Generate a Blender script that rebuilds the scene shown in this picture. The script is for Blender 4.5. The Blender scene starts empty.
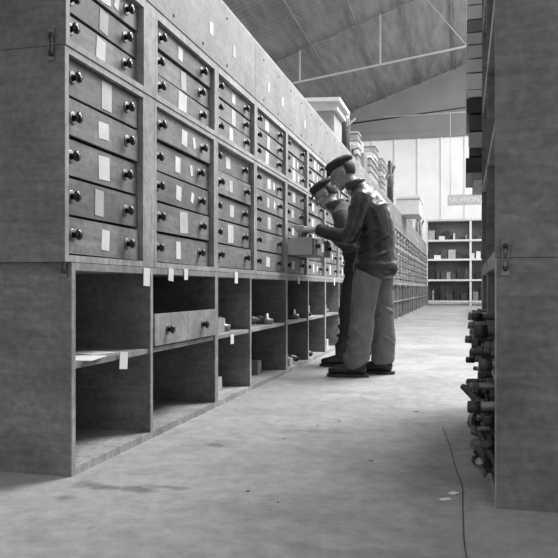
import bpy, bmesh, math, random
from mathutils import Vector, Matrix
random.seed(7)
S = bpy.context.scene
try:
    S.view_settings.view_transform = 'Standard'
    S.view_settings.look = 'None'
except Exception: pass

# ------------------------------------------------------------ materials
def new_mat(name):
    m = bpy.data.materials.new(name); m.use_nodes = True
    nt = m.node_tree
    return m, nt, nt.nodes['Principled BSDF']
def N(nt, t, **kw):
    n = nt.nodes.new(t)
    for k, v in kw.items(): setattr(n, k, v)
    return n
def g(v, a=1.0): return (v, v, v, a)

def mat_plain(name, v, rough=0.6, metal=0.0, noise=0.15, nscale=12, bump=0.0, bscale=40, stretch=(1,1,1), coat=0.0, island=0.0):
    m, nt, b = new_mat(name)
    tc = N(nt, 'ShaderNodeTexCoord'); mp = N(nt, 'ShaderNodeMapping')
    mp.inputs['Scale'].default_value = stretch
    nt.links.new(tc.outputs['Object'], mp.inputs['Vector'])
    nz = N(nt, 'ShaderNodeTexNoise'); nz.inputs['Scale'].default_value = nscale; nz.inputs['Detail'].default_value = 6
    nt.links.new(mp.outputs['Vector'], nz.inputs['Vector'])
    cr = N(nt, 'ShaderNodeValToRGB')
    cr.color_ramp.elements[0].position = 0.3; cr.color_ramp.elements[1].position = 0.7
    cr.color_ramp.elements[0].color = g(v*(1-noise)); cr.color_ramp.elements[1].color = g(min(1, v*(1+noise)))
    nt.links.new(nz.outputs['Fac'], cr.inputs['Fac'])
    out = cr.outputs['Color']
    if island > 0:
        geo = N(nt, 'ShaderNodeNewGeometry')
        mr = N(nt, 'ShaderNodeMapRange'); mr.inputs['To Min'].default_value = 1-island; mr.inputs['To Max'].default_value = 1+island
        nt.links.new(geo.outputs['Random Per Island'], mr.inputs['Value'])
        vm = N(nt, 'ShaderNodeVectorMath', operation='SCALE')
        nt.links.new(out, vm.inputs[0]); nt.links.new(mr.outputs['Result'], vm.inputs['Scale'])
        out = vm.outputs['Vector']
    nt.links.new(out, b.inputs['Base Color'])
    b.inputs['Roughness'].default_value = rough; b.inputs['Metallic'].default_value = metal
    b.inputs['Coat Weight'].default_value = coat
    if bump > 0:
        n2 = N(nt, 'ShaderNodeTexNoise'); n2.inputs['Scale'].default_value = bscale; n2.inputs['Detail'].default_value = 4
        nt.links.new(mp.outputs['Vector'], n2.inputs['Vector'])
        bp = N(nt, 'ShaderNodeBump'); bp.inputs['Strength'].default_value = bump; bp.inputs['Distance'].default_value = 0.01
        nt.links.new(n2.outputs['Fac'], bp.inputs['Height']); nt.links.new(bp.outputs['Normal'], b.inputs['Normal'])
    return m

def mat_wood(name, v, grain, contrast=0.22, island=0.12, wear=.3):
    m, nt, b = new_mat(name)
    tc = N(nt, 'ShaderNodeTexCoord'); mp = N(nt, 'ShaderNodeMapping'); mp.inputs['Scale'].default_value = grain
    nt.links.new(tc.outputs['Object'], mp.inputs['Vector'])
    n1 = N(nt, 'ShaderNodeTexNoise'); n1.inputs['Scale'].default_value = 3.0; n1.inputs['Detail'].default_value = 8; n1.inputs['Roughness'].default_value = .65; n1.inputs['Distortion'].default_value = .6
    nt.links.new(mp.outputs['Vector'], n1.inputs['Vector'])
    n2 = N(nt, 'ShaderNodeTexNoise'); n2.inputs['Scale'].default_value = 3.5; n2.inputs['Detail'].default_value = 8; n2.inputs['Roughness'].default_value = .7
    nt.links.new(tc.outputs['Object'], n2.inputs['Vector'])
    n3 = N(nt, 'ShaderNodeTexNoise'); n3.inputs['Scale'].default_value = 38; n3.inputs['Detail'].default_value = 4
    nt.links.new(tc.outputs['Object'], n3.inputs['Vector'])
    def MRn(src, a, bb, lo=.3, hi=.7):
        c = N(nt, 'ShaderNodeMapRange'); c.inputs['From Min'].default_value = lo; c.inputs['From Max'].default_value = hi
        c.inputs['To Min'].default_value = a; c.inputs['To Max'].default_value = bb; nt.links.new(src, c.inputs['Value']); return c.outputs['Result']
    def MU(a, bb):
        x = N(nt, 'ShaderNodeMath', operation='MULTIPLY'); nt.links.new(a, x.inputs[0]); nt.links.new(bb, x.inputs[1]); return x.outputs[0]
    geo = N(nt, 'ShaderNodeNewGeometry')
    mr = N(nt, 'ShaderNodeMapRange'); mr.inputs['To Min'].default_value = v*(1-island); mr.inputs['To Max'].default_value = v*(1+island)
    nt.links.new(geo.outputs['Random Per Island'], mr.inputs['Value'])
    c = MU(MU(MRn(n1.outputs['Fac'], 1-contrast, 1+contrast), MRn(n2.outputs['Fac'], 1-wear, 1+wear)), MU(MRn(n3.outputs['Fac'], .82, 1.18), mr.outputs['Result']))
    cb = N(nt, 'ShaderNodeCombineColor')
    for i in range(3): nt.links.new(c, cb.inputs[i])
    nt.links.new(cb.outputs['Color'], b.inputs['Base Color'])
    b.inputs['Roughness'].default_value = .6
    bp = N(nt, 'ShaderNodeBump'); bp.inputs['Strength'].default_value = .15; bp.inputs['Distance'].default_value = .003
    nt.links.new(n1.outputs['Fac'], bp.inputs['Height']); nt.links.new(bp.outputs['Normal'], b.inputs['Normal'])
    return m

M = {}
M['wood'] = mat_wood('wood_fronts', .165, (14, 1.6, 14), .3, .22, .45)
M['panel'] = mat_wood('wood_panels', .15, (1.8, 10, 12), .25, .1, .35)
M['edge'] = mat_wood('wood_edges', .29, (12, 12, 2), .25, .18, .4)
M['dark'] = mat_plain('shadow_gap_wood', .015, .8)
M['knob'] = mat_plain('bakelite_knob', .012, .25)
M['card'] = mat_plain('label_card', .60, .8, noise=.12, island=.3)
M['paper'] = mat_plain('white_paper', .75, .8, noise=.05, island=.1)
M['steel'] = mat_plain('dull_steel', .2, .45, .7, noise=.3)
M['iron'] = mat_plain('dark_iron', .05, .5, .4, noise=.4, island=.4)
M['fascia'] = mat_wood('painted_fascia', .19, (10, 1.2, 10), .15, .12, .3)
M['boxes'] = mat_plain('cardboard', .28, .8, noise=.15, island=.5)
M['white'] = mat_plain('white_painted_wood', .58, .7, noise=.08, island=.1)
M['roof'] = mat_plain('fibre_cement_roof', .17, .9, noise=.25, nscale=2, stretch=(3, .4, 1))
M['gable'] = mat_plain('gable_sheeting', .22, .9, noise=.1, nscale=1)
M['wall'] = mat_plain('whitewashed_wall', .75, .9, noise=.08, nscale=1.2)
M['truss'] = mat_plain('truss_steel', .42, .6, noise=.1)
M['leather'] = mat_plain('black_leather', .018, .38, noise=.25, nscale=9, bump=.45, bscale=26, coat=.12)
M['wool'] = mat_plain('dark_wool', .022, .9, noise=.3, nscale=60, bump=.3, bscale=120)
M['cloth2'] = mat_plain('dark_work_cloth', .045, .85, noise=.2, nscale=20, bump=.3, bscale=30)
M['trouser'] = mat_plain('work_trousers', .17, .85, noise=.2, nscale=14, bump=.5, bscale=26, stretch=(1,1,.6))
M['boot'] = mat_plain('boot_leather', .02, .4, noise=.3)
M['skin'] = mat_plain('skin', .24, .55, noise=.15, nscale=20)
M['lip'] = mat_plain('lips', .12, .5)
M['eye'] = mat_plain('eye_white', .25, .3); M['iris'] = mat_plain('iris', .01, .2)
M['hair'] = mat_plain('dark_hair', .025, .6, noise=.5, nscale=80)
M['sign'] = mat_plain('sign_board', .36, .7); M['signtext'] = mat_plain('sign_paint', .65, .7)

def mat_floor():
    m, nt, b = new_mat('concrete_floor')
    tc = N(nt, 'ShaderNodeTexCoord')
    def noise(sc, det, ro):
        n = N(nt, 'ShaderNodeTexNoise'); n.inputs['Scale'].default_value = sc; n.inputs['Detail'].default_value = det; n.inputs['Roughness'].default_value = ro
        nt.links.new(tc.outputs['Object'], n.inputs['Vector']); return n
    n1 = noise(1.1, 8, .62); n2 = noise(14, 8, .7); n4 = noise(3.2, 6, .75); n5 = noise(60, 3, .6)
    def rng(src, a, c, lo=.3, hi=.7):
        r = N(nt, 'ShaderNodeMapRange'); r.inputs['From Min'].default_value = lo; r.inputs['From Max'].default_value = hi; r.inputs['To Min'].default_value = a; r.inputs['To Max'].default_value = c
        nt.links.new(src, r.inputs['Value']); return r.outputs[0]
    def mul(a, c):
        x = N(nt, 'ShaderNodeMath', operation='MULTIPLY'); nt.links.new(a, x.inputs[0]); nt.links.new(c, x.inputs[1]); return x.outputs[0]
    cur = mul(rng(n1.outputs['Fac'], .23, .36), rng(n2.outputs['Fac'], .74, 1.14))
    cur = mul(cur, rng(n4.outputs['Fac'], .78, 1.04, .32, .5))
    cur = mul(cur, rng(n5.outputs['Fac'], .8, 1.04, .25, .42))
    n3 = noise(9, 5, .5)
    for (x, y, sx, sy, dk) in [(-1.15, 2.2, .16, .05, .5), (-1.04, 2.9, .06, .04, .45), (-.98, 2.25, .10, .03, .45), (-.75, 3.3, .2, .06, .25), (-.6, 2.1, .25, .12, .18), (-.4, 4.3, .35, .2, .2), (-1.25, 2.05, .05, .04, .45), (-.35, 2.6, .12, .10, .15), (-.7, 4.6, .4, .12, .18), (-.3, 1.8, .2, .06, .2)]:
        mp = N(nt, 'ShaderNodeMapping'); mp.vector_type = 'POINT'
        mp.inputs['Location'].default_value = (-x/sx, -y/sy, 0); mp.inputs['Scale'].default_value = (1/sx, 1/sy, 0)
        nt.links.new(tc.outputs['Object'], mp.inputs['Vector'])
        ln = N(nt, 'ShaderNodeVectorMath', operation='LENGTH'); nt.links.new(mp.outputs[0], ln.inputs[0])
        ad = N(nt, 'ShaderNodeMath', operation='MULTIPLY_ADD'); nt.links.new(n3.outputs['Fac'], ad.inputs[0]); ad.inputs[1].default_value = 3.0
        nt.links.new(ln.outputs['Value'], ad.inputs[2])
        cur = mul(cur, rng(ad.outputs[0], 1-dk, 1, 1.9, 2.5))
    cb = N(nt, 'ShaderNodeCombineColor')
    for i in range(3): nt.links.new(cur, cb.inputs[i])
    nt.links.new(cb.outputs['Color'], b.inputs['Base Color']); b.inputs['Roughness'].default_value = .65
    bp = N(nt, 'ShaderNodeBump'); bp.inputs['Strength'].default_value = .3; bp.inputs['Distance'].default_value = .004
    nt.links.new(n2.outputs['Fac'], bp.inputs['Height']); nt.links.new(bp.outputs['Normal'], b.inputs['Normal'])
    return m
M['floor'] = mat_floor()

# ------------------------------------------------------------ mesh builder
class MB:
    def __init__(s): s.v = []; s.f = []; s.m = []; s.sm = []; s.mats = []
    def mi(s, k):
        if k not in s.mats: s.mats.append(k)
        return s.mats.index(k)
    def add(s, vs, fs, mat, smooth=False):
        o = len(s.v); s.v += [tuple(v) for v in vs]; i = s.mi(mat)
        for f in fs: s.f.append(tuple(o+k for k in f)); s.m.append(i); s.sm.append(smooth)
    def box(s, x0, x1, y0, y1, z0, z1, mat, rot=None):
        vs = [Vector((x, y, z)) for z in (z0, z1) for y in (y0, y1) for x in (x0, x1)]
        if rot:
            c = Vector(((x0+x1)/2, (y0+y1)/2, (z0+z1)/2)); vs = [rot @ (v-c)+c for v in vs]
        s.add(vs, [(0,2,3,1),(4,5,7,6),(0,1,5,4),(2,6,7,3),(0,4,6,2),(1,3,7,5)], mat)
    def lathe(s, o, axis, prof, seg, mat, smooth=True):
        a = Vector(axis).normalized(); u = a.orthogonal().normalized(); w = a.cross(u); o = Vector(o); vs = []; fs = []
        for (t, r) in prof:
            for k in range(seg):
                an = 2*math.pi*k/seg; vs.append(o+a*t+(u*math.cos(an)+w*math.sin(an))*r)
        n = len(prof)
        for i in range(n-1):
            for k in range(seg):
                k2 = (k+1) % seg; fs.append((i*seg+k, i*seg+k2, (i+1)*seg+k2, (i+1)*seg+k))
        fs.append(tuple(reversed(range(seg)))); fs.append(tuple((n-1)*seg+k for k in range(seg)))
        s.add(vs, fs, mat, smooth)
    def rod(s, a, b, r, mat, seg=10):
        a = Vector(a); b = Vector(b); L = (b-a).length
        s.lathe(a, b-a, [(0, r), (L, r)], seg, mat)
    def beam(s, a, b, w, mat):
        a = Vector(a); b = Vector(b); s.lathe(a, b-a, [(0, w), ((b-a).length, w)], 4, mat, False)
    def ell(s, c, r, mat, seg=16, rings=10, mtx=None):
        c = Vector(c); vs = []; fs = []
        def P(x, y, z):
            p = Vector((x, y, z)); 
            if mtx: p = mtx @ p
            return c+p
        vs.append(P(0, 0, r[2]))
        for i in range(1, rings):
            ph = math.pi*i/rings
            for k in range(seg):
                an = 2*math.pi*k/seg; vs.append(P(r[0]*math.sin(ph)*math.cos(an), r[1]*math.sin(ph)*math.sin(an), r[2]*math.cos(ph)))
        vs.append(P(0, 0, -r[2]))
        for k in range(seg): fs.append((0, 1+k, 1+(k+1) % seg))
        for i in range(rings-2):
            for k in range(seg):
                a = 1+i*seg; k2 = (k+1) % seg; fs.append((a+k, a+seg+k, a+seg+k2, a+k2))
        a = 1+(rings-2)*seg; l = len(vs)-1
        for k in range(seg): fs.append((l, a+(k+1) % seg, a+k))
        s.add(vs, fs, mat, True)
    def tube(s, pts, rad, mat, ref=(0, 1, 0), seg=16, sub=4, closed=False):
        pts = [Vector(p) for p in pts]; rad = [(r, r) if not isinstance(r, tuple) else r for r in rad]
        P = []; R = []
        n = len(pts)
        def cr(a, b, c, d, t): return .5*((2*b)+(c-a)*t+(2*a-5*b+4*c-d)*t*t+(3*b-a-3*c+d)*t**3)
        for i in range(n-1):
            a, b, c, d = pts[max(0, i-1)], pts[i], pts[i+1], pts[min(n-1, i+2)]
            for k in range(sub):
                t = k/sub; P.append(cr(a, b, c, d, t)); R.append(tuple(rad[i][j]*(1-t)+rad[i+1][j]*t for j in (0, 1)))
        P.append(pts[-1]); R.append(rad[-1])
        t0 = (P[1]-P[0]).normalized(); t1 = (P[-1]-P[-2]).normalized()
        rr0 = min(R[0]); rr1 = min(R[-1])
        P = [P[0]-t0*rr0*.5, P[0]-t0*rr0*.3]+P+[P[-1]+t1*rr1*.3, P[-1]+t1*rr1*.5]
        R = [tuple(x*.5 for x in R[0]), tuple(x*.85 for x in R[0])]+R+[tuple(x*.85 for x in R[-1]), tuple(x*.5 for x in R[-1])]
        vs = []; fs = []; ref = Vector(ref)
        for i, p in enumerate(P):
            t = (P[min(i+1, len(P)-1)]-P[max(i-1, 0)]).normalized()
            sd = (ref-t*ref.dot(t))
            if sd.length < 1e-3: sd = t.orthogonal()
            sd.normalize(); o = t.cross(sd)
            for k in range(seg):
                an = 2*math.pi*k/seg; vs.append(p+sd*math.cos(an)*R[i][0]+o*math.sin(an)*R[i][1])
        m = len(P)
        for i in range(m-1):
            for k in range(seg):
                k2 = (k+1) % seg; fs.append((i*seg+k, i*seg+k2, (i+1)*seg+k2, (i+1)*seg+k))
        fs.append(tuple(reversed(range(seg)))); fs.append(tuple((m-1)*seg+k for k in range(seg)))
        s.add(vs, fs, mat, True)
    def creases(s, a, b, r0, r1, n, th, mat, tilt=.5, rnd=None):
        rnd = rnd or random; a = Vector(a); b = Vector(b); ax = (b-a).normalized(); ref = Vector((0, 1, 0)); sd = (ref-ax*ref.dot(ax))
        sd.normalize(); o = ax.cross(sd); L = (b-a).length
        for i in range(n):
            f = (i+.5+rnd.uniform(-.3, .3))/n; a0 = rnd.uniform(0, 6.28); sp = rnd.uniform(1.4, 2.8); tl = rnd.choice((-1, 1))*rnd.uniform(.3, 1)*tilt
            pts = []; rr = []
            for k in range(8):
                t = k/7; an = a0+sp*(t-.5); ff = min(1, max(0, f+tl*(t-.5)*sp*r0[0]/L)); R0 = r0[0]*(1-ff)+r1[0]*ff; R1 = r0[1]*(1-ff)+r1[1]*ff
                w = th*math.sin(math.pi*(t*.9+.05)); k2 = -th*.35
                pts.append(a.lerp(b, ff)+sd*math.cos(an)*(R0+k2)+o*math.sin(an)*(R1+k2)); rr.append(max(.002, w))
            s.tube(pts, rr, mat, ref=ax, seg=7, sub=2)
    def obj(s, name, parent=None, remesh=0, smooth_it=0, disp=None, xform=None):
        me = bpy.data.meshes.new(name)
        vv = s.v if xform is None else [tuple(xform @ Vector(v)) for v in s.v]
        me.from_pydata(vv, [], s.f); me.update()
        for k in s.mats: me.materials.append(M[k])
        me.polygons.foreach_set('material_index', s.m); me.polygons.foreach_set('use_smooth', s.sm)
        bm = bmesh.new(); bm.from_mesh(me); bmesh.ops.recalc_face_normals(bm, faces=bm.faces); bm.to_mesh(me); bm.free()
        o = bpy.data.objects.new(name, me); S.collection.objects.link(o)
        if remesh:
            r = o.modifiers.new('r', 'REMESH'); r.mode = 'VOXEL'; r.voxel_size = remesh; r.use_smooth_shade = True
            if smooth_it:
                q = o.modifiers.new('s', 'SMOOTH'); q.iterations = smooth_it; q.factor = .5
        if disp:
            for (sc, st, typ) in disp:
                tx = bpy.data.textures.new(name+'_folds', typ); tx.noise_scale = sc
                dm = o.modifiers.new('d', 'DISPLACE'); dm.texture = tx; dm.strength = st; dm.mid_level = .5; dm.texture_coords = 'LOCAL'
        if parent: o.parent = parent
        return o

def empty(name):
    e = bpy.data.objects.new(name, None); S.collection.objects.link(e); e.empty_display_size = .1; return e

# ------------------------------------------------------------ room
HX0, HX1, HY0, HY1 = -14.0, 9.0, -3.0, 31.0
mb = MB(); mb.box(HX0, HX1, HY0, HY1, -.1, 0, 'floor'); mb.obj('floor')
def roofz(x): return 10.1+.35*x if x <= 3 else 11.15-.35*(x-3)
mb = MB()
mb.box(HX0, HX1, HY1, HY1+.2, 0, 7.2, 'wall')
for i in range(0, 24):
    x = HX0+.3+i*.98; mb.box(x, x+.08, HY1-.05, HY1, 0, 7.2, 'wall')
mb.box(HX0, HX1, HY1-.1, HY1, 7.1, 7.35, 'gable')
mb.add([(HX0, HY1+.02, 7.2), (HX1, HY1+.02, 7.2), (HX1, HY1+.02, roofz(HX1)), (3, HY1+.02, roofz(3)), (HX0, HY1+.02, roofz(HX0)+1.9)], [(0, 1, 2, 3, 4)], 'gable')
mb.obj('wall_back')
mb = MB()
mb.box(HX0-.2, HX0, HY0, HY1, 0, 5.2, 'wall'); mb.obj('wall_left')
mb = MB(); mb.box(HX1, HX1+.2, HY0, HY1, 0, 9.0, 'wall'); mb.obj('wall_right')
mb = MB()
Y0R = 12.0; ny = 150
for sgn, (xa, xb) in enumerate([(HX0, 3), (3, HX1)]):
    vs = []; fs = []
    for j in range(ny+1):
        y = Y0R+(HY1-Y0R)*j/ny; dz = .03*(j % 2)
        vs += [(xa, y, roofz(xa)+dz), (xb, y, roofz(xb)+dz)]
    for j in range(ny): fs.append((2*j, 2*j+1, 2*j+3, 2*j+2))
    mb.add(vs, fs, 'roof')
for k in range(12):
    x = HX0+.6+k*1.45; mb.beam((x, Y0R, roofz(x)-.05), (x, HY1, roofz(x)-.05), .025, 'roof')
mb.obj('ceiling')
def truss(y, name):
    mb = MB(); w = .036
    mb.beam((HX0+.2, y, roofz(HX0+.2)-.1), (3, y, roofz(3)-.1), .03, 'roof')
    mb.beam((HX1-.2, y, roofz(HX1-.2)-.1), (3, y, roofz(3)-.1), .03, 'roof')
    bz = lambda x: 7.91+.134*x
    mb.beam((HX0+.2, y, bz(HX0+.2)), (3, y, bz(3)), w, 'truss'); mb.beam((3, y, bz(3)), (HX1-.2, y, roofz(HX1-.2)-.2), w, 'truss')
    for x in (-10, -7.6, -5.05, -2.5, .1, 3): mb.beam((x, y, bz(x)), (x, y, roofz(x)-.1), w, 'truss')
    mb.beam((-1.2, y, roofz(-1.2)-.1), (.1, y, bz(.1)), w*.6, 'truss')
    mb.obj(name)
truss(22.0, 'roof_truss')

# ------------------------------------------------------------ cabinets
FX = -1.365
DEP = .55
ZL, ZM, ZU, ZT = .774, 1.543, 1.94, 2.36
def knob(mb, x, y, z, sx):
    mb.lathe((x, y, z), (sx, 0, 0), [(0, .024), (.003, .024), (.004, .020)], 14, 'steel')
    mb.lathe((x+sx*.003, y, z), (sx, 0, 0), [(0, .013), (.012, .010), (.016, .017), (.024, .022), (.030, .018), (.033, .006)], 12, 'knob')

def drawer_block(mb, y0, y1, z0, z1, n, fx, sx, pulled=None, stile=.045):
    t = .024; bx = fx-sx*DEP; rec = .026
    def X(a, b): return (min(a, b), max(a, b))
    a, b = X(fx, bx)
    mb.box(a, b, y0+.001, y0+t, z0, z1, 'edge'); mb.box(a, b, y1-stile, y1-.001, z0, z1, 'edge')
    mb.box(a, b, y0+t, y1-stile, z0, z0+t, 'edge'); mb.box(a, b, y0+t, y1-stile, z1-t, z1, 'edge')
    if y0 < 2.5 and sx > 0: mb.box(a, b, y0-.003, y0+.001, z0, z1, 'panel')
    a2, b2 = X(fx-sx*.06, bx); mb.box(a2, b2, y0+t, y1-stile, z0+t, z1-t, 'dark')
    h = (z1-z0-2*t)/n
    for i in range(n):
        za = z0+t+i*h+.006; zb = z0+t+(i+1)*h-.006
        off = random.uniform(-.009, .009)
        pull = 0
        if pulled is not None and i == pulled[0]: pull = pulled[1]
        f1 = fx-sx*rec+sx*off+sx*pull; a, b = X(f1, f1-sx*.018)
        rt = Matrix.Rotation(random.uniform(-.008, .008), 3, 'X')
        mb.box(a, b, y0+t+.006, y1-stile-.006, za, zb, 'wood', rt)
        if pull:
            a3, b3 = X(f1-sx*.018, fx-sx*.05)
            mb.box(a3, b3, y0+t+.008, y0+t+.02, za, zb-.01, 'white'); mb.box(a3, b3, y1-stile-.02, y1-stile-.008, za, zb-.01, 'wood'); mb.box(a3, b3, y0+t+.02, y1-stile-.02, za, za+.01, 'wood')
        w = y1-y0-stile-t; zc = (za+zb)/2; yb = y0+t
        for yy in (yb+.09*w, yb+.80*w):
            knob(mb, f1, yy, zc+random.uniform(-.006, .006), sx)
        if random.random() < .88:
            hm_ = (zb-za)*.46
            cw = random.uniform(.028, .055); ch = min(hm_, random.uniform(.032, .06)); yc = yb+.44*w+random.uniform(-.05, .05)
            a, b = X(f1, f1+sx*.002)
            mb.box(a, b, yc-cw, yc+cw, zc-ch, zc+ch, 'card', Matrix.Rotation(random.uniform(-.09, .09), 3, 'X'))
        if random.random() < .25:
            yc = yb+.66*w; a, b = X(f1, f1+sx*.002)
            rt = Matrix.Rotation(random.uniform(-.4, .4), 3, 'X')
            mb.box(a, b, yc-.018, yc+.018, zc-.028, zc+.028, 'paper', rt)

def lower_unit(mb, y0, ym, y1, fx, sx):
    t = .024; bx = fx-sx*DEP
    a, b = min(fx, bx), max(fx, bx)
    for yy in ((y0, y0+t), (ym-t/2, ym+t/2), (y1-t, y1-.001)):
        mb.box(a+.004, b-.004, yy[0], yy[1], 0, ZL-.002, 'panel')
        e = sorted((fx, fx-sx*.004)); mb.box(e[0], e[1], yy[0], yy[1], 0, ZL-.002, 'edge')
    mb.box(a, b, y0+t, ym-t/2, .0, .03, 'edge'); mb.box(a, b, ym+t/2, y1-t, .0, .03, 'edge')
    mb.box(a, b, y0+t, ym-t/2, ZL-.03, ZL-.002, 'edge'); mb.box(a, b, ym+t/2, y1-t, ZL-.03, ZL-.002, 'edge')
    mb.box(a, b-.01 if sx > 0 else b, y0+t, ym-t/2, .385, .407, 'edge'); mb.box(a, b-.01 if sx > 0 else b, ym+t/2, y1-t, .385, .407, 'edge')
    bb = sorted((bx, bx+sx*.012)); mb.box(bb[0], bb[1], y0+t, y1-t, .03, ZL-.03, 'panel')

def latch(mb, x, y, z):
    mb.box(x-.012, x+.012, y-.006, y, z+.012, z+.055, 'steel'); mb.box(x-.012, x+.012, y-.006, y, z-.055, z-.012, 'steel')
    mb.rod((x-.008, y-.01, z-.035), (x-.008, y-.01, z+.035), .003, 'steel', 6); mb.rod((x+.008, y-.01, z-.035), (x+.008, y-.01, z+.035), .003, 'steel', 6)
    mb.lathe((x, y-.002, z+.035), (0, -1, 0), [(0, .008), (.014, .008)], 10, 'iron')
    mb.lathe((x, y-.002, z-.035), (0, -1, 0), [(0, .008), (.014, .008)], 10, 'iron')

YU = [2.24, 2.99, 3.83, 4.62, 5.49, 6.28, 7.12]
while YU[-1] < 27: YU.append(YU[-1]+.82)
YL = [(2.285, 2.96, 3.83), (3.83, 4.50, 5.49), (5.49, 6.30, 7.12)]
while YL[-1][2] < 27: y = YL[-1][2]; YL.append((y, y+.82, y+1.64))

for i in range(len(YL)):
    mb = MB(); lower_unit(mb, *YL[i], FX, 1)
    if i == 0:
        ya, yb = 2.985, 3.79
        mb.box(FX-.015, FX+.005, ya, yb, .415, .56, 'edge'); knob(mb, FX+.005, ya+.14, .485, 1); knob(mb, FX+.005, yb-.2, .485, 1)
        mb.box(FX-.45, FX-.015, ya+.01, ya+.025, .415, .55, 'wood'); mb.box(FX-.45, FX-.015, yb-.025, yb-.01, .415, .55, 'wood'); mb.box(FX-.45, FX-.015, ya+.02, yb-.02, .415, .425, 'wood')
        latch(mb, FX-.03, 2.285, ZL)
        mb.box(FX-.2, FX+.004, 2.36, 2.56, .4075, .41, 'paper', Matrix.Rotation(.2, 3, 'Z')); mb.box(FX-.25, FX-.05, 2.6, 2.74, .4075, .411, 'card', Matrix.Rotation(-.3, 3, 'Z'))
    for (yy, zz, w, h) in {0: [(2.90, ZL-.045, .032, .04), (3.17, ZL-.03, .03, .03), (3.36, ZL-.025, .024, .028), (2.68, .38, .035, .035)], 1: [(4.18, ZL-.03, .03, .035), (4.1, .37, .03, .03)], 2: [(5.9, ZL-.03, .03, .03)]}.get(i, [(YL[i][0]+.5, ZL-.03, .03, .035)]):
        mb.box(FX+.002, FX+.004, yy-w, yy+w, zz-h, zz+h, 'paper', Matrix.Rotation(random.uniform(-.12, .12), 3, 'X'))
    mb.obj('open_shelf_cabinet')
for i in range(len(YU)-1):
    y0, y1 = YU[i], YU[i+1]; sl = .12 if i == 0 else .045
    mb = MB(); drawer_block(mb, y0, y1, ZL, ZM-.002, 5, FX, 1, pulled=(1, .25) if i == 4 else None, stile=sl)
    if i == 0: latch(mb, FX-.05, y0-.003, ZM)
    mb.obj('drawer_cabinet')
    mb = MB(); drawer_block(mb, y0, y1, ZM, ZU-.002, 3, FX+.004, 1, stile=sl); mb.obj('small_drawer_cabinet')
y = 1.4; k = 0
while y < 27:
    y1 = y+1.62 if k else 4.60
    if k and y1 > 27.4: break
    mb = MB(); t = .02
    mb.box(FX-DEP, FX, y+.002, y1-.002, ZU, ZU+t, 'edge'); mb.box(FX-DEP, FX, y+.002, y1-.002, ZT-t, ZT, 'edge')
    mb.box(FX-.02, FX+.004, y+.002, y1-.002, ZU+t, ZT-t, 'fascia'); mb.box(FX-DEP, FX-DEP+.02, y+.002, y1-.002, ZU+t, ZT-t, 'fascia')
    mb.box(FX-DEP+.02, FX-.02, y+.002, y+.02, ZU+t, ZT-t, 'fascia'); mb.box(FX-DEP+.02, FX-.02, y1-.02, y1-.002, ZU+t, ZT-t, 'fascia')
    n = int((y1-y)/.4)
    for j in range(n):
        yy = y+.2+j*.4
        for zz in (ZU+.06, ZT-.08): mb.lathe((FX+.004, yy, zz), (1, 0, 0), [(0, .008), (.004, .007)], 8, 'iron')
        if random.random() < .5: mb.box(FX+.004, FX+.006, yy+.1, yy+.16, ZU+.15, ZU+.22, 'card')
    mb.obj('closed_top_crate'); y = y1; k += 1

# right row ---------------------------------------------------------
RX = .093
mb = MB(); lower_unit(mb, 2.29, 3.1, 3.93, RX, -1); latch(mb, RX+.03, 2.29, ZL); mb.obj('open_shelf_cabinet')
for (za, zb) in ((ZL, 1.60), (1.60, 2.45)):
    mb = MB(); t = .024
    for yy in ((2.295, 2.295+t), (3.1-t/2, 3.1+t/2), (3.93-t, 3.93)): mb.box(RX, RX+DEP, yy[0], yy[1], za, zb-.002, 'panel')
    for zz in (za, (za+zb)/2, zb-.002-t): mb.box(RX+.002, RX+DEP, 2.295+t, 3.1-t/2, zz, zz+t, 'edge'); mb.box(RX+.002, RX+DEP, 3.1+t/2, 3.93-t, zz, zz+t, 'edge')
    mb.box(RX+DEP-.012, RX+DEP, 2.295+t, 3.93-t, za+t, zb-t-.002, 'panel')
    mb.obj('tall_shelf_cabinet')
y = 4.8
while y < 22:
    mb = MB()
    lower_unit(mb, y, y+.81, y+1.62, RX+.55, -1); mb.obj('open_shelf_cabinet')
    y += 1.63
rr_ = random.Random(21)
mb = MB()
rows = [(.45, 10), (.50, 9), (.56, 8), (.25, 7), (.33, 6)]
for (zz0, n) in rows:
    for i in range(n):
        yy = 2.36+1.5*(i+rr_.uniform(.1, .9))/n; zz = zz0+rr_.uniform(-.012, .012); r = rr_.uniform(.010, .020)
        out = rr_.uniform(.0, .075)
        if abs(yy-3.1) < .06: yy += .1
        p0 = (RX+.35, yy+rr_.uniform(-.02, .04), zz+.0); p1 = (RX-out, yy, zz-rr_.uniform(0, .03))
        mt = rr_.choice(['iron', 'iron', 'steel'])
        mb.tube([p0, p1], [r, r], mt, seg=10, sub=1)
        k = rr_.random()
        if k < .4: mb.lathe(p1, (-1, 0, 0), [(-.03, r*1.3), (.010, r*1.3), (.012, r*.6), (.006, r*.6)], 12, 'iron')
        elif k < .7: mb.lathe(p1, (-1, 0, .1), [(-.03, r*1.5), (-.01, r*1.5), (-.008, r), (.015, r)], 6, 'steel', False)
mb.obj('stack_of_metal_tubes')
mb = MB()
for i in range(40):
    yy = 2.38+rr_.uniform(0, 1.1); zz = rr_.uniform(.03, .22); r = rr_.uniform(.008, .020)
    c = Vector((RX-.02+rr_.uniform(-.045, .04), yy, zz)); d = Vector((rr_.uniform(-.3, .3), rr_.uniform(-.6, .6), rr_.uniform(-1, 1))).normalized()*rr_.uniform(.03, .08)
    if c.z-abs(d.z)-r < .005: c.z = abs(d.z)+r+.005
    mt = rr_.choice(['iron', 'iron', 'steel'])
    mb.tube([c-d, c+Vector((rr_.uniform(-.02, .02), 0, rr_.uniform(-.01, .02))), c+d], [r*.7, r, r*.7], mt, seg=10)
    mb.lathe(c+d, d, [(-.008, r*1.4), (.008, r*1.4), (.012, r*.6)], 8, mt, False)
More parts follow.
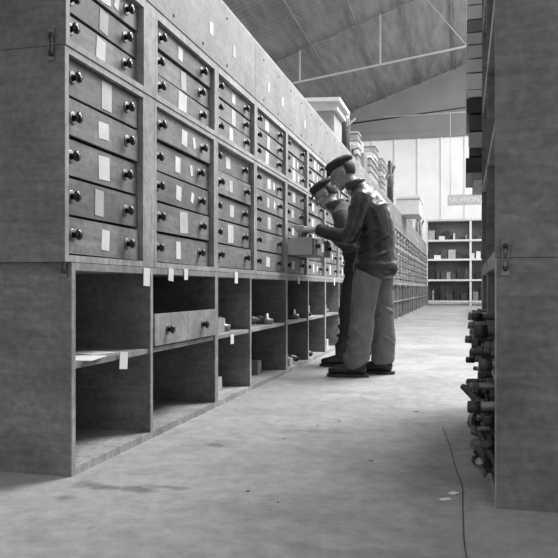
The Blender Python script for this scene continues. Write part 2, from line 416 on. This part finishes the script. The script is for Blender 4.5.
mb.obj('heap_of_metal_fittings')
mb = MB()
z = 1.30
while z < 2.3:
    h = random.uniform(.035, .10); o = random.uniform(.0, .04)
    mb.box(.03-o*.6, .45, 3.96, 4.35+random.uniform(0, .25), z, z+h*.9, random.choice(['white', 'boxes', 'card', 'iron', 'white'])); z += h
mb.box(.05, .5, 3.96, 4.6, 1.26, 1.30, 'edge'); mb.box(.10, .14, 4.3, 4.34, 0, 1.26, 'edge'); mb.box(.42, .46, 4.3, 4.34, 0, 1.26, 'edge')
mb.obj('stack_of_file_trays')

# parts lying in the open shelves
mb = MB()
for (ya, yb, na, nb_) in ((2.36, 2.9, 0, 0), (3.9, 4.45, 5, 2), (4.55, 5.4, 6, 2), (5.6, 6.2, 5, 3), (6.4, 7.0, 4, 3), (7.2, 7.9, 4, 3)):
    for zb, cnt in ((.408, na), (.031, nb_)):
        for i in range(cnt):
            c = Vector((FX-random.uniform(.07, .26), ya+.08+(yb-ya-.16)*(i+.5)/cnt, zb+.035)); k = random.random()
            if k < .35:
                mb.tube([c+Vector((-.05, -.04, 0)), c+Vector((0, 0, .005)), c+Vector((.03, .04, 0))], [.014, .026, .012], random.choice(['steel', 'boxes']), seg=10)
                mb.lathe(c+Vector((.03, .03, -.01)), (0, 1, 0), [(0, .022), (.02, .022)], 10, 'iron')
            elif k < .65: mb.lathe(c-Vector((0, 0, .034)), (0, 0, 1), [(0, .05), (.04, .052), (.045, .02), (.08, .018)], 14, random.choice(['steel', 'boxes']))
            else: mb.box(c.x-.07, c.x+.05, c.y-.05, c.y+.05, zb, zb+random.uniform(.05, .11), random.choice(['boxes', 'white']), None)
mb.obj('assorted_spare_parts')

# goods on top of the left row ----------------------------------------
mb = MB()
mb.box(-1.78, -1.38, 7.7, 8.2, ZT+.001, ZT+.27, 'boxes'); mb.box(-1.75, -1.34, 7.66, 8.25, ZT+.27, ZT+.36, 'white'); mb.box(-1.85, -1.30, 7.6, 8.3, ZT+.36, ZT+.40, 'white', Matrix.Rotation(.04, 3, 'Y'))
mb.obj('lidded_storage_box')
mb = MB(); rs = random.Random(5)
y = 8.6
while y < 26:
    if 16.1 < y+.5 and y < 17.8: y = 17.8; continue
    w = rs.uniform(.3, .65); h = rs.uniform(.18, .5)+(.25 if y > 11 else 0); x0 = -1.78; x1 = -1.40+rs.uniform(-.06, .03); kind = rs.random(); z = ZT+.002
    if kind < .4:
        mt = rs.choice(['boxes', 'boxes', 'white'])
        while z < ZT+h: mb.box(x0, x1, y, y+w, z, z+.085, mt); mb.box(x0-.015, x1+.012, y-.012, y+w+.012, z+.085, z+.10, mt); z += .102
    elif kind < .7:
        mb.box(x0, x1, y, y+w, z, z+h*.6, 'boxes'); mb.box(x0+.05, x1-.05, y+.05, y+w-.05, z+h*.6, z+h, rs.choice(['boxes', 'iron', 'white']))
    else:
        for k in range(4): mb.lathe((x1-.06-.09*(k % 2), y+.08+.13*k, z), (0, 0, 1), [(0, .05), (h*rs.uniform(.7, 1.3), .05), (h*1.31, .03)], 12, rs.choice(['iron', 'steel', 'boxes', 'white']))
        mb.rod((x1-.1, y, z+.05+h*.4), (x1+.02, y+w, z+h*1.2), .025, 'iron')
        w = max(w, .56)
    y += w+rs.uniform(.03, .15)
mb.obj('stacked_storage_boxes')
mb = MB(); mb.box(-1.9, -.98, 16.4, 17.6, ZT, ZT+.35, 'white'); mb.box(-1.92, -.96, 16.35, 17.65, ZT+.35, ZT+.4, 'white'); mb.obj('wooden_packing_case')

# far shelving ---------------------------------------------------------
mb = MB()
sx0, sx1, sy0, sy1 = -1.42, 3.0, 28.5, 29.1
zs = [.12, .95, 1.75, 2.5, 3.3]
for x in (sx0, .25, 1.7, sx1): mb.box(x-.04, x+.04, sy0, sy1, 0, 3.4, 'white')
for z in zs: mb.box(sx0+.04, sx1-.04, sy0-.02, sy1, z, z+.07, 'white')
mb.box(sx0+.04, sx1-.04, sy1-.02, sy1, .2, 3.3, 'boxes')
mb.obj('storage_shelving')
mb = MB()
for zi, z in enumerate(zs[:-1]):
    x = sx0+.06
    while x < sx1-.4:
        w = random.uniform(.06, .28); h = random.uniform(.2, .62)
        if zi in (0, 1) or random.random() < .75:
            mb.box(x, x+w, sy0+.05, sy1-.05, z+.071, z+.07+h*(1 if zi < 2 else .6), random.choice(['iron', 'iron', 'dark', 'iron', 'boxes'] if zi < 2 else ['boxes', 'iron', 'iron', 'white']))
        x += w+random.uniform(.01, .06)
mb.obj('shelved_goods')
mb = MB(); mb.box(-.60, .62, 27.6, 27.65, 3.80, 4.20, 'sign'); mb.rod((-.5, 27.62, 4.20), (-.5, 27.62, 7.3), .012, 'truss', 6); mb.rod((.5, 27.62, 4.20), (.5, 27.62, 7.3), .012, 'truss', 6)
mb.rod((-3, 27.62, 7.3), (3, 27.62, 7.3), .025, 'truss', 6)
sg = mb.obj('hanging_sign')
tc = bpy.data.curves.new('lettering', 'FONT'); tc.body = 'SALMSON'; tc.size = .25; tc.align_x = 'CENTER'; tc.extrude = .004
to = bpy.data.objects.new('lettering', tc); S.collection.objects.link(to); to.location = (.0, 27.592, 3.91); to.rotation_euler = (math.pi/2, 0, 0); tc.materials.append(M['signtext']); to.parent = sg

# floor cable & scraps --------------------------------------------------
cu = bpy.data.curves.new('floor_cable', 'CURVE'); cu.dimensions = '3D'; cu.bevel_depth = .0016
sp = cu.splines.new('NURBS'); pts = [(-.10, 3.55), (-.086, 3.42), (-.05, 3.05), (-.032, 2.73), (0, 2.5), (-.006, 2.35), (.0, 2.1), (-.002, 1.9), (.03, 1.6), (.0, 1.2)]
sp.points.add(len(pts)-1)
for p, q in zip(sp.points, pts): p.co = (q[0], q[1], .0025, 1)
sp.use_endpoint_u = True; cu.materials.append(M['iron'])
co = bpy.data.objects.new('floor_cable', cu); S.collection.objects.link(co)
mb = MB()
mb.box(-.075, -.04, 2.33, 2.35, .001, .004, 'paper', Matrix.Rotation(.5, 3, 'Z')); mb.box(-.045, -.02, 2.40, 2.43, .001, .004, 'paper', Matrix.Rotation(-.6, 3, 'Z'))
for i in range(14):
    x = random.uniform(-1.2, -.1); y = random.uniform(2.0, 5); w = random.uniform(.004, .012)
    mb.box(x, x+w, y, y+w*1.3, .001, .003, random.choice(['card', 'iron', 'boxes']), Matrix.Rotation(random.uniform(0, 3), 3, 'Z'))
mb.obj('paper_scraps')

# ------------------------------------------------------------ people
def hand(mb, wrist, d, n, s, curl=(.5, .6, .5), sc=1.0):
    d = Vector(d).normalized(); n = Vector(n); n = (n-d*n.dot(d)).normalized(); s0 = Vector(s); s = d.cross(n)
    if s.dot(s0) < 0: s = -s
    w = Vector(wrist)
    mb.tube([w-d*.03, w+d*.02, w+d*.055, w+d*.09], [(.028, .02), (.034, .018), (.041, .016), (.038, .013)], 'skin', ref=s, seg=12)
    lens = [(.042, .026, .020), (.047, .030, .022), (.044, .028, .021), (.034, .022, .018)]
    for i in range(4):
        off = .030-.020*i; p = w+d*(.085-.004*abs(i-1.2))+s*off; pts = [p-d*.02, p]; a = 0
        for j in range(3):
            a += curl[j]*(1+.08*i); q = (d*math.cos(a)+n*math.sin(a)+s*(.06-.04*i)).normalized(); p = p+q*lens[i][j]*sc; pts.append(p)
        mb.tube(pts, [.009, .0095, .0088, .0080, .0068], 'skin', ref=s, seg=8, sub=3)
    p = w+d*.02+s*.026; pts = [p-d*.01, p]
    for L, q in ((.035, d*.55+s*.75+n*.35), (.032, d*.85+s*.25+n*.5), (.024, d*.9-s*.05+n*.5)): p = p+q.normalized()*L; pts.append(p)
    mb.tube(pts, [.013, .013, .011, .010, .008], 'skin', ref=n, seg=8, sub=3)

def person(name, ox, oy, heading, q, jacket, trouser, kind):
    rnd = random.Random(11+kind)
    root = empty(name); root.location = (0, 0, 0)
    R = Matrix.Rotation(heading, 4, 'Z')
    B = Matrix.Translation((ox, oy, 0)) @ R @ Matrix(((-1, 0, 0, 0), (0, -1, 0, 0), (0, 0, 1, 0), (0, 0, 0, 1)))
    t = MB()
    hc = q['hipc']
    t.tube([hc+Vector((0, 0, .10)), hc-Vector((0, 0, .02)), hc-Vector((0, 0, .10))], [(.12, .09), (.155, .128), (.145, .125)], trouser, ref=(0, 1, 0), seg=20)
    for L in ('L', 'R'):
        hip, knee, ank = q['leg'+L]; ank = ank+Vector((0, 0, .022))
        th = hip.lerp(knee, .4)+Vector((.008, 0, 0)); cf = knee.lerp(ank, .45)+Vector((-.012, 0, 0))
        t.tube([hip, th, knee, cf, ank+Vector((0, 0, .03)), ank], [(.082, .105), (.092, .110), (.080, .090), (.076, .086), (.080, .094), (.078, .092)], trouser, ref=(0, 1, 0), seg=18)
        t.creases(hip, knee, (.085, .108), (.081, .092), 7, .016, trouser, 1.1, rnd)
        t.creases(knee, ank, (.081, .092), (.078, .090), 7, .016, trouser, .8, rnd)
        t.creases(ank+Vector((0, 0, .16)), ank, (.078, .088), (.080, .094), 5, .018, trouser, .35, rnd)
        for sgn in (1, -1):
            t.tube([hip+Vector((.09*sgn, .02, -.1)), knee+Vector((.082*sgn, .01, .03)), cf+Vector((.080*sgn, -.01, 0)), ank+Vector((.084*sgn, 0, .06))], [.006, .014, .013, .008], trouser, seg=7)
    t.obj('trousers', root, remesh=.0080, smooth_it=2, disp=[(.12, .018, 'CLOUDS'), (.045, .006, 'CLOUDS')], xform=B)
    j = MB(); sp = q['spine']
    j.tube([p for p, r in sp], [r for p, r in sp], jacket, ref=(0, 1, 0), seg=28)
    for k in range(len(sp)-2): j.creases(sp[k][0], sp[k+1][0], sp[k][1], sp[k+1][1], 4, .014, jacket, .5, rnd)
    for L in ('L', 'R'):
        sh, el, wr = q['arm'+L]; sg_ = -1 if L == 'L' else 1
        um = sh.lerp(el, .5)+Vector((-.012, 0, 0)); fm = el.lerp(wr, .5)+Vector((0, 0, -.012))
        j.tube([sh+Vector((0, .06*sg_, .01)), sh, um, el, fm, wr], [(.070, .080), (.070, .076), (.062, .070), (.056, .064), (.050, .055), (.042, .045)], jacket, ref=(0, 1, 0), seg=16)
        u = (wr-el).normalized()
        j.tube([wr-u*.035, wr], [.048, .047], jacket, ref=(0, 1, 0), seg=14)
        j.creases(sh, el, (.065, .070), (.056, .063), 7, .012, jacket, .7, rnd); j.creases(el, wr, (.054, .060), (.044, .046), 6, .010, jacket, .5, rnd)
    h0 = sp[0][0]; r0 = sp[0][1]
    j.tube([h0-Vector((0, 0, .005)), h0+Vector((0, 0, .035))], [(r0[0]+.006, r0[1]+.006)]*2, jacket, seg=28)
    nb = q['neck'][0]; cpts = []
    for k in range(15):
        an = math.pi*.22+(2*math.pi-math.pi*.44)*k/14
        cpts.append(nb+Vector((math.cos(an)*.078-.002, math.sin(an)*.08, .036-.026*math.cos(an)-.02)))
    j.tube(cpts, [(.032, .012)]*15, jacket, ref=(.1, 0, 1), seg=8, sub=2)
    j.obj('jacket', root, remesh=.0075, smooth_it=2, disp=[(.10, .010, 'CLOUDS'), (.04, .005, 'CLOUDS')], xform=B)
    dt = MB(); c1 = sp[1][0]; ra, rb = sp[1][1]
    for sgn in (1, -1):
        vs = []; fs = []
        for k in range(9):
            an = math.radians(38+52*k/8); zt = c1.z+.0+.03*k/8
            for dz in (0, -.036):
                for rr in (.002, .013): vs.append(Vector((c1.x+math.cos(an)*(rb+rr), sgn*math.sin(an)*(ra+rr), zt+dz)))
        for k in range(8):
            a = 4*k; fs += [(a, a+1, a+5, a+4), (a+2, a+6, a+7, a+3), (a+1, a+3, a+7, a+5), (a, a+4, a+6, a+2)]
        fs += [(0, 2, 3, 1), (32, 33, 35, 34)]
        dt.add(vs, fs, jacket)
    for z in (.90, .99, 1.08, 1.17): dt.ell((sp[1][0].x+rb+.004, .02, z), (.008, .010, .010), 'iron', 8, 6)
    dt.obj('pocket_flaps_and_buttons', root, xform=B)
    Hc = q['head']; pitch = q['pitch']; hm = Matrix.Rotation(q.get('yaw', 0), 3, 'Z') @ Matrix.Rotation(pitch, 3, 'Y')
    hd = MB()
    def E(c, r, m='skin', seg=16, rg=12): hd.ell(Hc+hm @ Vector(c), r, m, seg, rg, hm)
    E((-.012, 0, .03), (.098, .076, .092), seg=24, rg=16); E((.02, 0, -.045), (.072, .060, .062)); E((.068, 0, -.092), (.024, .026, .022))
    E((.074, 0, .022), (.022, .050, .012)); E((.055, .04, -.022), (.03, .024, .022)); E((.055, -.04, -.022), (.03, .024, .022))
    E((.045, .035, -.07), (.035, .025, .03)); E((.045, -.035, -.07), (.035, .025, .03)); E((.078, 0, -.055), (.016, .026, .02))
    hd.tube([Hc+hm @ Vector(c) for c in ((.084, 0, .018), (.098, 0, -.004), (.112, 0, -.026), (.098, 0, -.034))], [.007, .010, .014, .010], 'skin', ref=hm @ Vector((0, 1, 0)), seg=10)
    E((.096, .012, -.031), (.010, .008, .007)); E((.096, -.012, -.031), (.010, .008, .007))
    for sg_ in (1, -1):
        E((-.005, sg_*.077, -.005), (.018, .008, .030)); E((-.012, sg_*.083, .004), (.012, .007, .018)); E((-.004, sg_*.08, -.026), (.009, .006, .011))
    nk = q['neck']; hd.tube([nk[0]-Vector((0, 0, .04)), nk[0], nk[1], Hc+hm @ Vector((-.03, 0, -.03))], [(.062, .062), (.058, .060), (.055, .058), (.05, .055)], 'skin', seg=16)
    hd.obj('head', root, remesh=.0042, smooth_it=2, xform=B)
    fe = MB()
    def F(c, r, m, sg=12, rg=8): fe.ell(Hc+hm @ Vector(c), r, m, sg, rg, hm)
    for sg_ in (1, -1):
        F((.076, sg_*.030, .001), (.010, .012, .007), 'eye'); F((.0835, sg_*.031, -.001), (.0035, .0055, .0055), 'iris')
        F((.090, sg_*.030, .022), (.007, .020, .0045), 'hair'); F((.080, sg_*.030, .008), (.010, .015, .0045), 'skin')
    F((.092, 0, -.053), (.006, .022, .0045), 'lip'); F((.091, 0, -.061), (.006, .019, .005), 'lip')
    fe.obj('facial_features', root, xform=B)
    hr = MB(); hr.ell((0, 0, 0), (.104, .083, .100), 'hair', 28, 20)
    hr2 = MB(); fs = []
    for f in hr.f:
        c = sum((Vector(hr.v[k]) for k in f), Vector())/len(f)
        if (c.z > .03 and c.x < .08) or (c.x < -.015 and c.z > -.055) or c.x < -.055: fs.append(f)
    hr2.add([Hc+hm @ (Vector(v)+Vector((-.014, 0, .026))) for v in hr.v], fs, 'hair', True)
    ho = hr2.obj('hair', root, xform=B); sm = ho.modifiers.new('t', 'SOLIDIFY'); sm.thickness = .004; sm.offset = 0
    cp = MB()
    def C(c, r, m='wool', mt=None): cp.ell(Hc+hm @ Vector(c), r, m, 24, 14, (hm @ mt) if mt else hm)
    tl = Matrix.Rotation(-.12, 3, 'Y')
    C((-.010, 0, .064), (.107, .087, .040), mt=tl); C((-.020, 0, .088), (.119, .101, .038), mt=tl)
    C((.088, 0, .054), (.042, .060, .007), mt=Matrix.Rotation(.35, 3, 'Y'))
    C((-.022, 0, .126), (.009, .009, .005))
    cp.obj('flat_cap_headwear', root, remesh=.0055, smooth_it=2, disp=[(.06, .008, 'CLOUDS')], xform=B)
    for L in ('L', 'R'):
        ank = q['leg'+L][2]; a = q.get('toe'+L, 0); T = Matrix.Translation((ank.x, ank.y, 0)) @ Matrix.Rotation(a, 4, 'Z')
        b = MB()
        tp = lambda *c: T @ Vector(c)
        b.tube([tp(-.055, 0, .055), tp(0, 0, .066), tp(.08, 0, .060), tp(.15, 0, .048), tp(.205, 0, .042)], [(.036, .040), (.040, .052), (.044, .045), (.048, .034), (.036, .026)], 'boot', seg=16)
        b.tube([tp(-.012, 0, .06), tp(-.01, 0, .13), tp(-.01, 0, .2)], [(.042, .055), (.045, .052), (.05, .055)], 'boot', seg=16)
        b.obj('boot_'+L.lower(), root, remesh=.006, smooth_it=3, xform=B)
        s2 = MB(); outl = [(-.095, .0), (-.085, .022), (-.05, .038), (0, .036), (.05, .036), (.11, .048), (.17, .047), (.215, .03), (.232, .0)]
        up = [(x, w) for x, w in outl]+[(x, -w) for x, w in reversed(outl[1:-1])]
        n = len(up); vs = [T @ Vector((x, y, .002)) for x, y in up]+[T @ Vector((x, y, .024)) for x, y in up]
        s2.add(vs, [tuple(range(n)), tuple(range(n, 2*n))]+[(k, (k+1) % n, n+(k+1) % n, n+k) for k in range(n)], 'iron')
        s2.obj('boot_sole_'+L.lower(), root, xform=B)
    for L in ('L', 'R'):
        h = MB(); wr = q['arm'+L][2]; dd, nn, ss, cc = q['hand'+L]; hand(h, wr+Vector(dd).normalized()*.03, dd, nn, ss, cc)
        h.obj('hand_'+L.lower(), root, remesh=.0028, smooth_it=1, xform=B)
    return root, B

V = Vector
q1 = dict(
    hipc=V((-.09, 0, .90)),
    legL=(V((-.055, .08, .84)), V((.0, .10, .48)), V((.045, .10, .085))),
    legR=(V((-.115, -.08, .84)), V((-.12, -.11, .48)), V((-.13, -.14, .085))),
    toeL=.05, toeR=-.15,
    spine=[(V((-.085, 0, .825)), (.186, .166)), (V((-.09, 0, .98)), (.168, .146)), (V((-.085, 0, 1.12)), (.180, .150)), (V((-.05, 0, 1.27)), (.190, .145)), (V((.0, 0, 1.385)), (.155, .105)), (V((.05, 0, 1.455)), (.08, .075))],
    neck=(V((.075, 0, 1.465)), V((.12, 0, 1.52))),
    head=V((.17, 0, 1.575)), pitch=.55, yaw=.1,
    armL=(V((.0, .165, 1.36)), V((.085, .235, 1.075)), V((.325, .17, 1.125))),
    armR=(V((.0, -.165, 1.36)), V((.12, -.225, 1.09)), V((.35, -.13, 1.15))),
    handL=((.95, -.15, .05), (0.1, -.45, -.9), (0, -.9, .45), (.35, .55, .4)),
    handR=((.95, .15, -.05), (0.1, .45, -.9), (0, .9, .45), (.35, .6, .5)))
m1, B1 = person('man_in_leather_jacket', -.749, 5.50, .0, q1, 'leather', 'trouser', 1)
q2 = dict(
    hipc=V((-.12, 0, .88)),
    legL=(V((-.11, .085, .83)), V((-.03, .10, .47)), V((.0, .10, .085))),
    legR=(V((-.12, -.085, .83)), V((-.07, -.11, .47)), V((-.10, -.13, .085))),
    toeL=.1, toeR=-.15,
    spine=[(V((-.12, 0, .82)), (.18, .155)), (V((-.11, 0, .97)), (.166, .145)), (V((-.07, 0, 1.09)), (.178, .148)), (V((-.02, 0, 1.22)), (.188, .142)), (V((.04, 0, 1.33)), (.155, .105)), (V((.09, 0, 1.39)), (.085, .08))],
    neck=(V((.115, 0, 1.40)), V((.16, 0, 1.45))),
    head=V((.205, 0, 1.51)), pitch=.65, yaw=.15,
    armL=(V((.04, .17, 1.305)), V((-.06, .25, 1.03)), V((.13, .20, 1.16))),
    armR=(V((.04, -.17, 1.305)), V((-.06, -.25, 1.04)), V((.13, -.15, 1.17))),
    handL=((.8, -.25, .3), (0.3, -.45, -.8), (0, -.9, .45), (.4, .6, .45)),
    handR=((.8, .15, .2), (0.1, .45, -.9), (0, .9, .45), (.4, .6, .5)))
m2, B2 = person('man_in_flat_cap', -.985, 6.19, .0, q2, 'cloth2', 'cloth2', 2)

mb = MB()
for i in range(9):
    yy = 5.54+i*.075; rt = Matrix.Rotation(random.uniform(-.25, .25), 3, 'X')
    mb.box(FX+.03, FX+.20, yy, yy+.012, .965, 1.09+random.uniform(-.01, .02), random.choice(['paper', 'card']), rt)
mb.obj('index_cards')
mb = MB(); vs = []; fs = []; n = 8
for i in range(n+1):
    for j2 in range(n+1):
        u = i/n; v = j2/n
        vs.append(V((-1.13-.19*u, 5.40+.27*v, 1.125+.045*math.sin(u*2.2)-.02*v+.01*math.sin(v*5))))
for i in range(n):
    for j2 in range(n): a = i*(n+1)+j2; fs.append((a, a+1, a+n+2, a+n+1))
mb.add(vs, fs, 'paper', True); ps = mb.obj('paper_sheet'); sm = ps.modifiers.new('t', 'SOLIDIFY'); sm.thickness = .0015

# ------------------------------------------------------------ light
w = bpy.data.worlds.new('World'); S.world = w; w.use_nodes = True
w.node_tree.nodes['Background'].inputs['Color'].default_value = (1, 1, 1, 1); w.node_tree.nodes['Background'].inputs['Strength'].default_value = .68
def area(name, loc, size, sy, power, rot=(0, 0, 0)):
    l = bpy.data.lights.new(name, 'AREA'); l.shape = 'RECTANGLE'; l.size = size; l.size_y = sy; l.energy = power
    o = bpy.data.objects.new(name, l); S.collection.objects.link(o); o.location = loc; o.rotation_euler = rot; return o
area('added_area_light', (1.6, 7.5, 7.0), 2.5, 4, 1150, (0, math.radians(15), 0))  # added light above the aisle, out of view; no skylight is built here
area('added_area_light', (5.5, 21, 8.8), 5, 14, 2300, (0, math.radians(35), 0))  # added out of view to brighten the far hall under the closed roof
area('added_area_light', (-8.5, 20, 5.8), 3, 14, 900, (0, math.radians(-35), 0))  # added fill from the left, hidden by the cabinets; roof has no opening

# ------------------------------------------------------------ camera
cd = bpy.data.cameras.new('camera'); cam = bpy.data.objects.new('camera', cd); S.collection.objects.link(cam)
cam.location = (0, 0, .68); cam.rotation_euler = (math.pi/2, 0, math.radians(14.6))
cd.sensor_width = 36; cd.lens = 710/558*36; cd.shift_y = 9/558; cd.clip_end = 200
S.camera = cam
